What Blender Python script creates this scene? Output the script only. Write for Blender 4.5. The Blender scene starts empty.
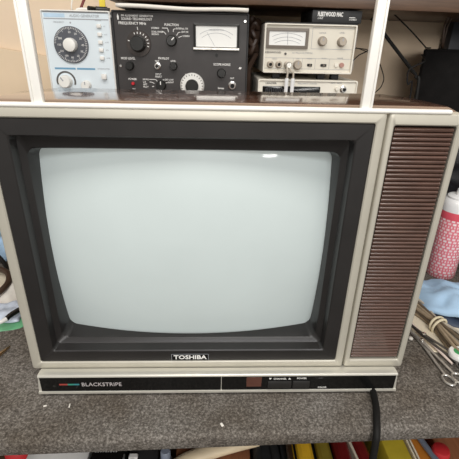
import bpy, bmesh, math, random
from mathutils import Vector, Matrix, noise
random.seed(7)
D = bpy.data
COL = bpy.context.scene.collection
PI = math.pi

# ------------------------------------------------------------------ materials
def pm(name, col, rough=.5, metal=0., spec=.5, var=0., vscale=60., bump=0., bscale=400., coat=0., trans=0., ior=1.45, stretch=(1, 1, 1), col2=None, emit=0., crough=.05, detail=4.):
    m = D.materials.new(name); m.use_nodes = True
    nt = m.node_tree; N = nt.nodes; Lk = nt.links
    b = N['Principled BSDF']
    b.inputs['Base Color'].default_value = (*col, 1)
    b.inputs['Roughness'].default_value = rough
    b.inputs['Metallic'].default_value = metal
    b.inputs['Specular IOR Level'].default_value = spec
    b.inputs['Coat Weight'].default_value = coat
    b.inputs['Coat Roughness'].default_value = crough
    b.inputs['Transmission Weight'].default_value = trans
    b.inputs['IOR'].default_value = ior
    if emit:
        b.inputs['Emission Color'].default_value = (*col, 1); b.inputs['Emission Strength'].default_value = emit
    tc = N.new('ShaderNodeTexCoord'); mp = N.new('ShaderNodeMapping')
    mp.inputs['Scale'].default_value = stretch
    Lk.new(tc.outputs['Object'], mp.inputs['Vector'])
    if var or col2:
        nz = N.new('ShaderNodeTexNoise'); nz.inputs['Scale'].default_value = vscale; nz.inputs['Detail'].default_value = detail
        Lk.new(mp.outputs['Vector'], nz.inputs['Vector'])
        cr = N.new('ShaderNodeValToRGB')
        lo = tuple(c*(1-var) for c in col); hi = col2 if col2 else tuple(min(1, c*(1+var)) for c in col)
        cr.color_ramp.elements[0].position = .32; cr.color_ramp.elements[1].position = .68
        cr.color_ramp.elements[0].color = (*lo, 1); cr.color_ramp.elements[1].color = (*hi, 1)
        Lk.new(nz.outputs['Fac'], cr.inputs['Fac']); Lk.new(cr.outputs['Color'], b.inputs['Base Color'])
    if bump:
        nb = N.new('ShaderNodeTexNoise'); nb.inputs['Scale'].default_value = bscale; nb.inputs['Detail'].default_value = 3
        Lk.new(mp.outputs['Vector'], nb.inputs['Vector'])
        bp = N.new('ShaderNodeBump'); bp.inputs['Strength'].default_value = bump; bp.inputs['Distance'].default_value = .002
        Lk.new(nb.outputs['Fac'], bp.inputs['Height']); Lk.new(bp.outputs['Normal'], b.inputs['Normal'])
    return m

M = {}
M['silver'] = pm('champagne_plastic', (.50, .473, .40), .38, 0.25, .5, var=.03, vscale=30)
M['silver_trim'] = pm('satin_silver_trim', (.66, .64, .57), .3, .45, .5, var=.02, vscale=30)
M['ivory'] = pm('ivory_white_plastic', (.86, .84, .79), .3, 0, .5, var=.02, vscale=30)
M['bezel'] = pm('charcoal_bezel_plastic', (.0185, .0168, .0162), .31, 0, .5, var=.12, vscale=25, bump=.05, bscale=900)
M['rubber_black'] = pm('black_rubber', (.012, .012, .012), .6, var=.2, vscale=50)
M['gloss_black'] = pm('gloss_black_plastic', (.006, .006, .006), .12, 0, .5, var=.1, vscale=40)
M['phosphor'] = pm('grey_green_picture_tube_glass', (.575, .645, .64), .34, 0, .35, var=.02, vscale=12, coat=.35, crough=.03)
M['walnut'] = pm('glossy_walnut_veneer', (.125, .06, .04), .15, 0, .7, var=.4, vscale=18, stretch=(1, 12, 12), coat=1., crough=.09, ior=1.6)
M['grille'] = pm('brown_grille_plastic', (.09, .047, .034), .2, 0, 1., var=.2, vscale=40, stretch=(1, 1, 6))
M['grille_back'] = pm('dark_grille_backing', (.012, .008, .007), .7, var=.2)
M['white_print'] = pm('white_printing', (.8, .79, .76), .5, var=.02)
M['grey_print'] = pm('grey_printing', (.33, .34, .36), .5, var=.05)
M['dark_print'] = pm('dark_printing', (.09, .085, .08), .5, var=.05)
M['silver_print'] = pm('silver_pink_printing', (.62, .57, .57), .4, .2, var=.05)
M['stripe_red'] = pm('red_stripe_print', (.34, .05, .04), .4, var=.05)
M['stripe_green'] = pm('green_stripe_print', (.04, .25, .19), .4, var=.05)
M['stripe_blue'] = pm('blue_stripe_print', (.04, .22, .25), .4, var=.05)
M['display'] = pm('red_brown_display_filter', (.10, .042, .03), .2, var=.1)
M['button'] = pm('dark_grey_button', (.022, .021, .02), .35, var=.1)
M['chrome'] = pm('bright_steel', (.72, .71, .69), .2, 1., var=.05, vscale=80)
M['steel'] = pm('worn_steel', (.62, .60, .56), .3, .75, var=.2, vscale=120)
M['darksteel'] = pm('dark_worn_steel', (.17, .16, .15), .38, .8, var=.2, vscale=120)
M['gen_panel'] = pm('pale_blue_white_panel', (.66, .73, .77), .4, var=.02, vscale=20)
M['gen_case'] = pm('off_white_case_enamel', (.76, .74, .70), .4, var=.03, vscale=20)
M['dial_grey'] = pm('dark_grey_dial', (.085, .09, .105), .4, var=.08)
M['knob_white'] = pm('cream_white_knob', (.76, .75, .71), .32, var=.03)
M['blue_print'] = pm('blue_printing', (.15, .32, .47), .5, var=.05)
M['lightblue'] = pm('light_blue_panel_print', (.45, .60, .74), .5, var=.05)
M['blk_panel'] = pm('black_brown_panel', (.036, .032, .031), .42, 0, .45, var=.15, vscale=30)
M['blk_case'] = pm('black_wrinkle_enamel', (.02, .02, .021), .55, var=.2, bump=.2, bscale=800)
M['knob_black'] = pm('black_knob', (.014, .014, .013), .3, var=.1)
M['clear_skirt'] = pm('smoky_dial_skirt', (.055, .046, .042), .2, var=.2)
M['meter_face'] = pm('meter_face_card', (.80, .80, .77), .5, var=.02)
M['led_red'] = pm('red_indicator', (.55, .03, .04), .25, var=.05)
M['mtr_panel'] = pm('cream_grey_panel', (.66, .62, .53), .42, .1, var=.03, vscale=20)
M['mtr_case'] = pm('cream_case_enamel', (.76, .72, .63), .42, var=.03, vscale=20)
M['mtr_brown'] = pm('grey_brown_meter_bezel', (.16, .135, .11), .4, var=.08)
M['knob_tan'] = pm('greyed_tan_knob', (.37, .32, .26), .38, .3, var=.1)
M['pinkish'] = pm('dull_red_plastic', (.42, .22, .18), .4, var=.05)
M['wall'] = pm('warm_beige_paint', (.76, .61, .45), .75, var=.06, vscale=6, bump=.05, bscale=60)
M['board'] = pm('pale_tan_board', (.68, .545, .385), .8, var=.05, vscale=8)
M['shelfwood'] = pm('dark_brown_shelf_wood', (.085, .046, .026), .4, var=.3, vscale=14, stretch=(1, 14, 14))
M['riserwood'] = pm('brown_riser_wood', (.2, .11, .06), .5, var=.3, vscale=14, stretch=(1, 14, 14))
M['floor'] = pm('grey_concrete_floor', (.16, .15, .14), .8, var=.15, vscale=8)
M['paper'] = pm('off_white_paper', (.80, .76, .69), .8, var=.04, vscale=30)
M['cream'] = pm('cream_card', (.76, .68, .53), .7, var=.05, vscale=30)
M['cable'] = pm('black_cable_sheath', (.008, .0075, .007), .6, 0, .25, var=.1)
M['cable_brown'] = pm('dark_brown_cable_sheath', (.05, .028, .018), .45, var=.1)
M['cable_white'] = pm('white_cable_sheath', (.75, .72, .66), .45, var=.05)
M['cable_red'] = pm('dark_red_cable_sheath', (.16, .02, .018), .45, var=.1)
M['yellow'] = pm('yellow_tag_card', (.85, .66, .06), .5, var=.04)
M['box_black'] = pm('soft_black_vinyl', (.006, .0052, .005), .7, 0, .15, var=.3, vscale=50, bump=.15, bscale=500)
M['box_blue'] = pm('slate_grey_vinyl', (.03, .032, .042), .5, var=.1)
M['bag'] = pm('shiny_black_bag', (.012, .012, .014), .22, 0, .6, var=.2)
M['can_white'] = pm('white_can_enamel', (.80, .80, .80), .25, var=.02)
M['cloth_blue'] = pm('light_blue_tissue', (.40, .58, .78), .85, var=.06, vscale=40, bump=.12, bscale=900)
M['cloth_navy'] = pm('dark_navy_nitrile', (.035, .05, .085), .5, var=.2, vscale=50)
M['tray'] = pm('grey_green_white_tray', (.58, .63, .57), .5, var=.04)
M['tray_green'] = pm('pale_green_card', (.36, .58, .36), .5, var=.04)
M['wire_tan'] = pm('tan_grey_wire', (.32, .25, .17), .45, var=.2, vscale=80)
M['wire_dark'] = pm('brown_grey_wire', (.15, .115, .08), .45, var=.2, vscale=80)
M['wire_light'] = pm('light_grey_wire', (.50, .45, .37), .45, var=.1, vscale=80)
M['tie'] = pm('cream_rubber_band', (.70, .62, .44), .6, var=.06)
M['pinkrod'] = pm('pale_pink_white_plastic', (.74, .62, .55), .35, var=.05)
M['pinkred'] = pm('coral_red_plastic', (.70, .16, .17), .35, var=.05)
M['green'] = pm('green_print', (.05, .30, .10), .5, var=.05)
M['greenbag'] = pm('green_plastic_film', (.13, .38, .20), .3, 0, .5, var=.25, vscale=40)
M['film'] = pm('blue_white_crumpled_film', (.52, .58, .68), .25, 0, .6, var=.25, vscale=50)
M['orange'] = pm('orange_brown_plastic', (.48, .17, .06), .4, var=.1)
M['brass'] = pm('brassy_steel', (.62, .45, .25), .28, 1., var=.15)
M['red'] = pm('red_plastic', (.52, .025, .03), .5, var=.08)
M['darkred'] = pm('dark_red_handle', (.17, .014, .014), .22, var=.1)
M['white'] = pm('white_plastic', (.80, .79, .76), .4, var=.03)
M['yellowp'] = pm('amber_yellow_handle', (.78, .46, .03), .22, var=.06)
M['olive'] = pm('olive_yellow_handle', (.26, .2, .03), .2, var=.1)
M['binyellow'] = pm('mustard_yellow_bin', (.52, .40, .035), .4, var=.08)
M['orangep'] = pm('orange_plastic', (.55, .20, .03), .35, var=.08)
M['wood'] = pm('pale_wood', (.68, .56, .38), .5, var=.12, vscale=20, stretch=(1, 8, 8))
M['tanwood'] = pm('reddish_wood', (.30, .12, .055), .5, var=.2, vscale=20, stretch=(8, 1, 8))
M['bluegrey'] = pm('blue_grey_plastic', (.20, .23, .29), .35, var=.05)
M['bead'] = pm('pale_grey_bead', (.6, .57, .52), .4, var=.05)

# speckled carpet: light, grey and dark fibres
def carpet_mat():
    m = D.materials.new('speckled_grey_carpet'); m.use_nodes = True
    nt = m.node_tree; N = nt.nodes; L = nt.links; b = N['Principled BSDF']
    b.inputs['Roughness'].default_value = .95; b.inputs['Specular IOR Level'].default_value = .1
    tc = N.new('ShaderNodeTexCoord')
    n1 = N.new('ShaderNodeTexNoise'); n1.inputs['Scale'].default_value = 360; n1.inputs['Detail'].default_value = 5; n1.inputs['Roughness'].default_value = .75
    n2 = N.new('ShaderNodeTexNoise'); n2.inputs['Scale'].default_value = 14; n2.inputs['Detail'].default_value = 4
    L.new(tc.outputs['Object'], n1.inputs['Vector']); L.new(tc.outputs['Object'], n2.inputs['Vector'])
    cr = N.new('ShaderNodeValToRGB'); e = cr.color_ramp.elements
    e[0].position = .30; e[0].color = (.042, .037, .033, 1)
    e[1].position = .72; e[1].color = (.41, .39, .365, 1)
    k = e.new(.5); k.color = (.148, .136, .124, 1)
    L.new(n1.outputs['Fac'], cr.inputs['Fac'])
    c2 = N.new('ShaderNodeValToRGB'); c2.color_ramp.elements[0].position = .3; c2.color_ramp.elements[1].position = .75
    c2.color_ramp.elements[0].color = (.70, .64, .57, 1); c2.color_ramp.elements[1].color = (1.15, 1.14, 1.12, 1)
    L.new(n2.outputs['Fac'], c2.inputs['Fac'])
    mx = N.new('ShaderNodeMix'); mx.data_type = 'RGBA'; mx.blend_type = 'MULTIPLY'; mx.inputs[0].default_value = 1
    L.new(cr.outputs['Color'], mx.inputs[6]); L.new(c2.outputs['Color'], mx.inputs[7]); L.new(mx.outputs[2], b.inputs['Base Color'])
    bp = N.new('ShaderNodeBump'); bp.inputs['Strength'].default_value = .9; bp.inputs['Distance'].default_value = .002
    L.new(n1.outputs['Fac'], bp.inputs['Height']); L.new(bp.outputs['Normal'], b.inputs['Normal'])
    return m
M['carpet'] = carpet_mat()

# pink spray-can label: white band text rows over coral pink, from height on the can
def can_label_mat():
    m = D.materials.new('pink_can_label'); m.use_nodes = True
    nt = m.node_tree; N = nt.nodes; L = nt.links; b = N['Principled BSDF']; b.inputs['Roughness'].default_value = .3
    tc = N.new('ShaderNodeTexCoord'); mp = N.new('ShaderNodeMapping'); mp.inputs['Scale'].default_value = (1, 1, 1)
    L.new(tc.outputs['UV'], mp.inputs['Vector'])
    br = N.new('ShaderNodeTexBrick'); br.inputs['Scale'].default_value = 1
    br.inputs['Brick Width'].default_value = .05; br.inputs['Row Height'].default_value = .055; br.inputs['Mortar Size'].default_value = .0095
    br.offset = .37; br.squash = .6; br.squash_frequency = 3
    br.inputs['Color1'].default_value = (.92, .80, .80, 1); br.inputs['Color2'].default_value = (.88, .62, .63, 1); br.inputs['Mortar'].default_value = (.78, .20, .25, 1)
    L.new(mp.outputs['Vector'], br.inputs['Vector']); L.new(br.outputs['Color'], b.inputs['Base Color'])
    return m
M['can_label'] = can_label_mat()
M['can_red'] = pm('coral_red_can_band', (.72, .10, .14), .3, var=.04)

# ------------------------------------------------------------------ geometry helpers
class G:
    def __init__(s): s.bm = bmesh.new()
    def box(s, x0, x1, y0, y1, z0, z1, bev=0., seg=2, rot=None, piv=None):
        r = bmesh.ops.create_cube(s.bm, size=1)
        vs = r['verts']
        for v in vs:
            v.co = Vector(((x0+x1)/2+v.co.x*(x1-x0), (y0+y1)/2+v.co.y*(y1-y0), (z0+z1)/2+v.co.z*(z1-z0)))
        if bev:
            es = list({e for v in vs for e in v.link_edges})
            rr = bmesh.ops.bevel(s.bm, geom=es, offset=bev, segments=seg, affect='EDGES', profile=.5)
            vs = list({v for f in rr['faces'] for v in f.verts} | {v for v in vs if v.is_valid})
        if rot is not None:
            p = Vector(piv) if piv else Vector(((x0+x1)/2, (y0+y1)/2, (z0+z1)/2))
            bmesh.ops.rotate(s.bm, verts=vs, cent=p, matrix=rot)
        return s
    def loft(s, rings, closed=True, cap0=True, cap1=True):
        R = [[s.bm.verts.new(p) for p in r] for r in rings]
        n = len(R[0])
        for a, b in zip(R, R[1:]):
            for i in range(n if closed else n-1):
                j = (i+1) % n
                s.bm.faces.new((a[i], a[j], b[j], b[i]))
        if cap0: s.bm.faces.new(R[0][::-1])
        if cap1: s.bm.faces.new(R[-1])
        return s
    def lathe(s, prof, o=(0, 0, 0), ax=(0, 0, 1), n=32, cap0=True, cap1=True):
        o = Vector(o); ax = Vector(ax).normalized(); q = Vector((0, 0, 1)).rotation_difference(ax)
        rings = []
        for r, h in prof:
            rings.append([o + q @ Vector((r*math.cos(2*PI*i/n), r*math.sin(2*PI*i/n), h)) for i in range(n)])
        return s.loft(rings, True, cap0, cap1)
    def cyl(s, p0, p1, r0, r1=None, n=20):
        p0 = Vector(p0); p1 = Vector(p1); d = p1-p0
        return s.lathe([(r0, 0), (r1 if r1 is not None else r0, d.length)], p0, d, n)
    def ring(s, c, ax, r, t, n=28, m=8, sx=1.):
        c = Vector(c); q = Vector((0, 0, 1)).rotation_difference(Vector(ax).normalized())
        R = []
        for i in range(n):
            a = 2*PI*i/n; d = Vector((math.cos(a)*sx, math.sin(a), 0)); 
            R.append([s.bm.verts.new(c + q @ (d*r + d.normalized()*t*math.cos(2*PI*k/m) + Vector((0, 0, t*math.sin(2*PI*k/m))))) for k in range(m)])
        for i in range(n):
            a, b = R[i], R[(i+1) % n]
            for k in range(m): s.bm.faces.new((a[k], b[k], b[(k+1) % m], a[(k+1) % m]))
        return s
    def tube(s, pts, r, n=8, sub=6, flat=1.):
        P = [Vector(p) for p in pts]
        rr = r if isinstance(r, (list, tuple)) else [r]*len(P)
        Q = []; RR = []
        for i in range(len(P)-1):
            a = P[max(i-1, 0)]; b = P[i]; c = P[i+1]; d = P[min(i+2, len(P)-1)]
            for k in range(sub):
                t = k/sub
                Q.append(.5*((2*b)+(c-a)*t+(2*a-5*b+4*c-d)*t*t+(3*b-a-3*c+d)*t**3)); RR.append(rr[i]*(1-t)+rr[i+1]*t)
        Q.append(P[-1]); RR.append(rr[-1])
        rings = []; up = None
        for i, p in enumerate(Q):
            t = (Q[min(i+1, len(Q)-1)]-Q[max(i-1, 0)]).normalized()
            if up is None: up = Vector((0, 0, 1)) if abs(t.z) < .9 else Vector((0, 1, 0))
            x = t.cross(up).normalized(); up = x.cross(t).normalized()
            rings.append([p+RR[i]*(math.cos(2*PI*k/n)*x+flat*math.sin(2*PI*k/n)*up) for k in range(n)])
        return s.loft(rings)
    def poly(s, pts2, y0, y1):            # outline in x,z extruded along y
        a = [Vector((x, y0, z)) for x, z in pts2]; b = [Vector((x, y1, z)) for x, z in pts2]
        return s.loft([a, b])
    def text(s, t, h, x, y, z, align='LEFT', bold=0., sx=1., depth=.0002, shear=0.):
        cu = D.curves.new('t', 'FONT'); cu.body = t; cu.size = h/.69; cu.align_x = align; cu.extrude = depth/2; cu.offset = bold*h; cu.shear = shear; cu.resolution_u = 2
        ob = D.objects.new('t', cu); COL.objects.link(ob)
        bpy.context.view_layer.update()
        me = ob.evaluated_get(bpy.context.evaluated_depsgraph_get()).to_mesh()
        b2 = bmesh.new(); b2.from_mesh(me)
        mp = {}
        for v in b2.verts: mp[v] = s.bm.verts.new((x+v.co.x*sx, y-v.co.z, z+v.co.y))
        for f in b2.faces:
            try: s.bm.faces.new([mp[v] for v in f.verts])
            except ValueError: pass
        b2.free(); ob.evaluated_get(bpy.context.evaluated_depsgraph_get()).to_mesh_clear()
        D.objects.remove(ob); D.curves.remove(cu)
        return s
    def line(s, pts, w, y):              # printed line on a panel facing -y: pts in x,z
        for (a, b), (c, d) in zip(pts, pts[1:]):
            v = Vector((c-a, 0, d-b)); n = Vector((-v.z, 0, v.x)).normalized()*w/2
            A = Vector((a, y, b)); B = Vector((c, y, d)); dy = Vector((0, .0002, 0))
            s.loft([[A-n, B-n, B+n, A+n], [A-n+dy, B-n+dy, B+n+dy, A+n+dy]])
        return s
    def sheet(s, f, nu, nv):              # f(u,v) -> point
        V = [[s.bm.verts.new(f(i/nu, j/nv)) for j in range(nv+1)] for i in range(nu+1)]
        for i in range(nu):
            for j in range(nv): s.bm.faces.new((V[i][j], V[i+1][j], V[i+1][j+1], V[i][j+1]))
        return s

BASE = {}
def obj(name, g, mat, parent=None, local=False, angle=38, solid=0., sub=0):
    bm = g.bm
    bmesh.ops.remove_doubles(bm, verts=bm.verts, dist=1e-6)
    bmesh.ops.recalc_face_normals(bm, faces=bm.faces)
    off = Vector(BASE.get(parent.name, (0, 0, 0))) if parent else None
    if parent is None and not local:       # top-level one-mesh thing: origin at its base centre
        xs = [v.co for v in bm.verts]
        off = Vector(((min(v.x for v in xs)+max(v.x for v in xs))/2, (min(v.y for v in xs)+max(v.y for v in xs))/2, min(v.z for v in xs)))
    if off is not None and not local: bmesh.ops.translate(bm, verts=bm.verts, vec=-off)
    me = D.meshes.new(name); bm.to_mesh(me); bm.free()
    me.polygons.foreach_set('use_smooth', [True]*len(me.polygons))
    me.set_sharp_from_angle(angle=math.radians(angle))
    me.materials.append(M[mat])
    o = D.objects.new(name, me); COL.objects.link(o)
    if parent: o.parent = parent; BASE[o.name] = BASE.get(parent.name, (0, 0, 0))
    elif not local: o.location = off; BASE[o.name] = tuple(off)
    if solid:
        md = o.modifiers.new('thickness', 'SOLIDIFY'); md.thickness = solid; md.offset = 0
    if sub:
        md = o.modifiers.new('smooth', 'SUBSURF'); md.levels = sub; md.render_levels = sub
    return o
def tag(o, label, cat, group=None):
    o['label'] = label; o['category'] = cat
    if group: o['group'] = group
    return o
def thing(name, loc, label, cat, group=None):
    o = D.objects.new(name, None); COL.objects.link(o); o.location = loc; o.empty_display_size = .02
    BASE[o.name] = tuple(loc)
    return tag(o, label, cat, group)
def struct(o): o['kind'] = 'structure'; return o

def rrect(x0, x1, z0, z1, y, r=0., n=5, bulge=0.):
    """rounded rectangle ring in an x,z plane, counted the same for any radius; sides may bow outwards"""
    pts = []
    cx, cz = (x0+x1)/2, (z0+z1)/2
    r = max(r, 1e-5)
    cs = [(x1-r, z1-r, 0), (x0+r, z1-r, 90), (x0+r, z0+r, 180), (x1-r, z0+r, 270)]
    for k, (a, b, s) in enumerate(cs):
        arc = [(a+r*math.cos(math.radians(s+90*i/n)), b+r*math.sin(math.radians(s+90*i/n))) for i in range(n+1)]
        pts += arc
        a2, b2, s2 = cs[(k+1) % 4]
        e0 = arc[-1]; e1 = (a2+r*math.cos(math.radians(s2)), b2+r*math.sin(math.radians(s2)))
        for i in range(1, 8):
            t = i/8; pts.append((e0[0]*(1-t)+e1[0]*t, e0[1]*(1-t)+e1[1]*t))
    if bulge:
        w, h = (x1-x0)/2, (z1-z0)/2
        q = []
        for x, z in pts:
            u, v = (x-cx)/w, (z-cz)/h
            q.append((x+bulge*u*(1-v*v), z+bulge*v*(1-u*u)))
        pts = q
    return [Vector((x, y, z)) for x, z in pts]
def inset(b, d): return (b[0]+d, b[1]-d, b[2]+d, b[3]-d)

BZ = -.038                                 # carpet level of the bench
RZ = .225                                  # top of the riser shelf behind

# ------------------------------------------------------------------ setting
g = G(); g.box(-2.2, 2.2, .62, .70, -.92, 1.5); struct(obj('wall_back', g, 'wall'))
g = G(); g.box(-2.2, 2.2, -2.2, .62, -.97, -.92); struct(obj('floor', g, 'floor'))

# workbench
wb = thing('workbench', (0, .25, -.15), 'long workbench topped with speckled grey carpet that carries the television', 'workbench')
g = G()
A = math.atan2(.0149, .5236)
rot = Matrix.Rotation(A, 3, 'Z'); piv = (0, -.0705, 0)
prof = [(.60, -.038), (-.0625, -.038), (-.0665, -.0388), (-.0695, -.041), (-.0705, -.045), (-.0705, -.056), (-.0695, -.0585), (.60, -.0585)]
rings = []
for x in (-1.3, 1.3):
    rings.append([Vector((x, y if y > .5 else y+x*math.tan(A), z)) for y, z in prof])
g.loft(rings)
obj('carpet', g, 'carpet', wb, angle=60)
g = G(); g.loft([[Vector((x, y if y > .5 else y+x*math.tan(A), z)) for y, z in [(.60, -.059), (-.02, -.059), (-.02, -.082), (.60, -.082)]] for x in (-1.3, 1.3)])
obj('tabletop', g, 'riserwood', wb)
g = G(); g.box(-1.28, 1.28, .565, .619, -.15, -.0825, .002); obj('wall_cleat', g, 'riserwood', wb)
ts = thing('tool_table', (0, .25, -.92), 'low dark wooden table of tools and bins seen below the bench edge', 'table')
g = G(); g.box(-1.17, 1.17, -.06, .50, -.285, -.265, .002); obj('tabletop', g, 'shelfwood', ts)
for sx in (-1.1, 1.1):
    for y in (-.03, .42):
        g = G(); g.box(sx-.03, sx+.03, y, y+.06, -.92, -.285, .003); obj('leg', g, 'riserwood', ts)

# riser shelf the instruments stand on
rs = thing('riser_shelf', (-.05, .5, BZ), 'brown wooden riser shelf on the bench behind the television', 'shelf')
g = G(); g.box(-.62, .33, .352, .60, RZ-.022, RZ, .002); obj('board', g, 'riserwood', rs)
for x in (-.60, -.02, .305):
    g = G(); g.box(x, x+.02, .37, .59, BZ, RZ-.022); obj('support', g, 'riserwood', rs)

# upper shelf
us = thing('wall_shelf', (.5, .5, .42), 'dark brown wooden wall shelf along the top edge above the test instruments', 'shelf')
rt = Matrix.Rotation(.0105, 3, 'Y')
g = G(); g.box(-.184, 1.6, .362, .62, .4206, .446, .0015, rot=rt, piv=(.03, .4, .4206)); obj('board', g, 'shelfwood', us)

# leaning board on the left
g = G(); g.box(-.90, -.30, .604, .6195, BZ, .342, .002, rot=Matrix.Rotation(.14, 3, 'Y'), piv=(-.48, .61, .342))
# keep its lower end on the bench
for v in g.bm.verts:
    if v.co.z < .1: v.co.z = BZ
tag(obj('board', g, 'board'), 'pale tan board standing against the wall behind the white signal generator', 'board')

# ------------------------------------------------------------------ television
tv = thing('television', (0, .15, BZ), 'old colour television with silver frame, pale switched-off screen and brown slatted speaker grille', 'television')
W0 = (-.232, .232, .0, .3062)
# cabinet shell
g = G()
def cab(x0, x1, z0, z1, y, r=.004): return rrect(x0, x1, z0, z1, y, r)
g.loft([cab(-.2275, .2295, -.024, .3035, .012), cab(-.228, .230, -.026, .3075, .016), cab(-.228, .230, -.026, .3095, .030), cab(-.224, .224, -.026, .3095, .090), cab(-.200, .203, -.026, .3095, .133), cab(-.198, .201, -.026, .307, .137),
        cab(-.190, .193, -.02, .285, .150, .01), cab(-.155, .155, .0, .225, .25, .02), cab(-.12, .12, .02, .18, .33, .02), cab(-.11, .11, .03, .17, .34, .02)], cap0=False)
obj('cabinet', g, 'walnut', tv)
for x in (-.18, .18):
    for y in (.03, .22):
        g = G(); g.lathe([(.012, 0), (.014, .001), (.014, .012 if y < .1 else .045)], (x, y, BZ), n=20); obj('foot', g, 'rubber_black', tv)
# front frame round the picture tube
BEZ = (-.218, .1456, .0046, .2962)
g = G()
def framed(outer, inner):
    return [rrect(*outer, .03, .003), rrect(*outer, .0018, .003), rrect(*inset(outer, .0008), .0006, .003), rrect(*inset(outer, .002), 0, .003),
            rrect(*inset(inner, -.0012), 0, .002), rrect(*inner, .0012, .002), rrect(*inner, .02, .002)]
g.loft(framed((-.2292, .1552, -.0065, .3062), BEZ), cap0=False, cap1=False)
obj('front_frame', g, 'silver', tv)
# speaker side
GR = (.1634, .2248, .0056, .2948)
g = G(); g.loft(framed((.1572, .232, -.0065, .3062), GR), cap0=False, cap1=False)
sp = obj('speaker_panel', g, 'silver', tv)
g = G(); g.box(.160, .228, .0125, .018, .005, .299); obj('grille_backing', g, 'grille_back', sp)
g = G()
ns = 63
for i in range(ns):
    p = (GR[3]-GR[2]-.004)/ns; z = GR[2]+.002+(i+.5)*p
    hw = p*.42
    sec = [(.0125, -hw), (.0032, -hw), (.0024, -hw*.8), (.0018, hw*.18), (.0024, hw*.62), (.0034, hw*.97), (.0042, hw), (.0125, hw)]
    g.loft([[Vector((x, y, z+dz)) for y, dz in sec] for x in (GR[0]+.0016, GR[1]-.0016)])
obj('speaker_grille', g, 'grille', sp, angle=25)
# white trim along the top of the frame
g = G()
g.box(-.216, .2165, -.0008, .0070, .3058, .3098, .0016, 3)
obj('top_trim', g, 'ivory', tv)
# bezel, stepped down to the tube
g = G()
def ins(d, top=0.): return (BEZ[0]+d, BEZ[1]-d, BEZ[2]+d, BEZ[3]-d-top)
g.loft([rrect(*BEZ, .018, .002), rrect(*BEZ, .0025, .002), rrect(*ins(.0012), .001, .002),
        rrect(*ins(.0158), .001, .003), rrect(*ins(.0170), .0022, .004),
        rrect(*ins(.0186), .0128, .005), rrect(*ins(.0194, .0005), .0138, .005),
        rrect(*ins(.0243, .0066), .0166, .007, bulge=.0002), rrect(*ins(.0249, .0072), .0180, .008, bulge=.0004),
        rrect(*ins(.0268, .0078), .034, .009, bulge=.001), rrect(*ins(.0272, .0078), .048, .010, bulge=.0012)], cap0=False, cap1=False)
obj('screen_bezel', g, 'bezel', tv, angle=30)
# picture tube: spherical glass face
g = G()
cx, cz, R = -.0362, .1515, .62
def scr(u, v):
    x = cx+(u-.5)*.326; z = cz+(v-.5)*.250
    return Vector((x, .0125+R-math.sqrt(R*R-(x-cx)**2-(z-cz)**2), z))
g.sheet(scr, 48, 40)
obj('screen', g, 'phosphor', tv, solid=.004)
# maker's badge
g = G(); g.box(-.0585, -.0135, -.0002, .0016, .0070, .0164, .0004, 1); bd = obj('badge', g, 'gloss_black', tv)
g = G(); g.text('TOSHIBA', .0058, -.036, -.0004, .0089, 'CENTER', bold=.035, sx=1.16); obj('badge_lettering', g, 'white_print', bd)
g = G()
for a, b in (((-.0585, .0070), (-.0585, .0164)), ((-.0135, .0070), (-.0135, .0164)), ((-.0585, .0164), (-.0135, .0164))): g.line([a, b], .0004, -.0004)
obj('badge_border', g, 'grey_print', bd)
# control strip
def dn(g): bmesh.ops.translate(g.bm, verts=g.bm.verts, vec=(0, 0, -.0024))
g = G()
sec = [(.026, -.0046), (.0005, -.0046), (-.001, -.0024), (-.0100, -.0012), (-.0128, -.0018), (-.0138, -.0032), (-.0138, -.0046), (-.0124, -.0050), (-.0124, -.0274), (-.0138, -.0278), (-.0138, -.0308), (-.0130, -.0316), (.026, -.0316)]
g.loft([[Vector((x+(zz+.003)*sx*.10, y, zz)) for y, zz in sec] for x, sx in ((-.2185, 1), (.2215, -1))])
dn(g); cs = obj('control_strip', g, 'silver_trim', tv)
yb = -.0130
g = G(); g.box(-.2172, .0022, yb, -.0100, -.0272, -.0052, .0003, 1); g.box(.0030, .2205, yb, -.0100, -.0272, -.0052, .0003, 1); dn(g); obj('panel_face', g, 'gloss_black', cs)
yp = yb-.0002
for n_, c_, a, b in (('colour_stripe', 'stripe_red', -.1945, -.1845), ('colour_stripe', 'stripe_green', -.1845, -.177), ('colour_stripe', 'stripe_blue', -.177, -.1705)):
    g = G(); g.line([(a, -.0163), (b, -.0163)], .0022, yp); dn(g); obj(n_, g, c_, cs)
g = G(); g.text('BLACKSTRIPE', .0056, -.1680, yp, -.0190, bold=-.004, sx=1.0); dn(g); obj('lettering', g, 'silver_print', cs)
g = G(); g.box(.0335, .0525, yb-.0004, -.012, -.0222, -.0062, .0005, 1); dn(g); obj('display_window', g, 'display', cs)
g = G(); g.box(.0605, .0895, yb-.0016, -.012, -.0236, -.0130, .0008, 2); dn(g); obj('channel_rocker', g, 'button', cs)
g = G(); g.box(.0915, .1125, yb-.0016, -.012, -.0236, -.0130, .0008, 2); dn(g); obj('power_button', g, 'button', cs)
g = G()
g.text('CHANNEL', .0024, .075, yp, -.0105, 'CENTER', bold=.02); g.text('POWER', .0024, .102, yp, -.0100, 'CENTER', bold=.02)
g.text('COLOR', .0022, .129, yp, -.0250, 'CENTER', bold=.02)
dn(g); obj('small_lettering', g, 'white_print', cs)
g = G(); g.box(.117, .138, yb-.0003, -.012, -.0225, -.0085, .0003, 1); dn(g); obj('door_flap', g, 'gloss_black', cs)
for q_ in ([(.0612, -.0080), (.0646, -.0080), (.0629, -.0108)], [(.0852, -.0106), (.0886, -.0106), (.0869, -.0078)]):
    g = G(); g.poly(q_, yp, yp+.0002); dn(g); obj('channel_arrow', g, 'white_print', cs)
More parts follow.
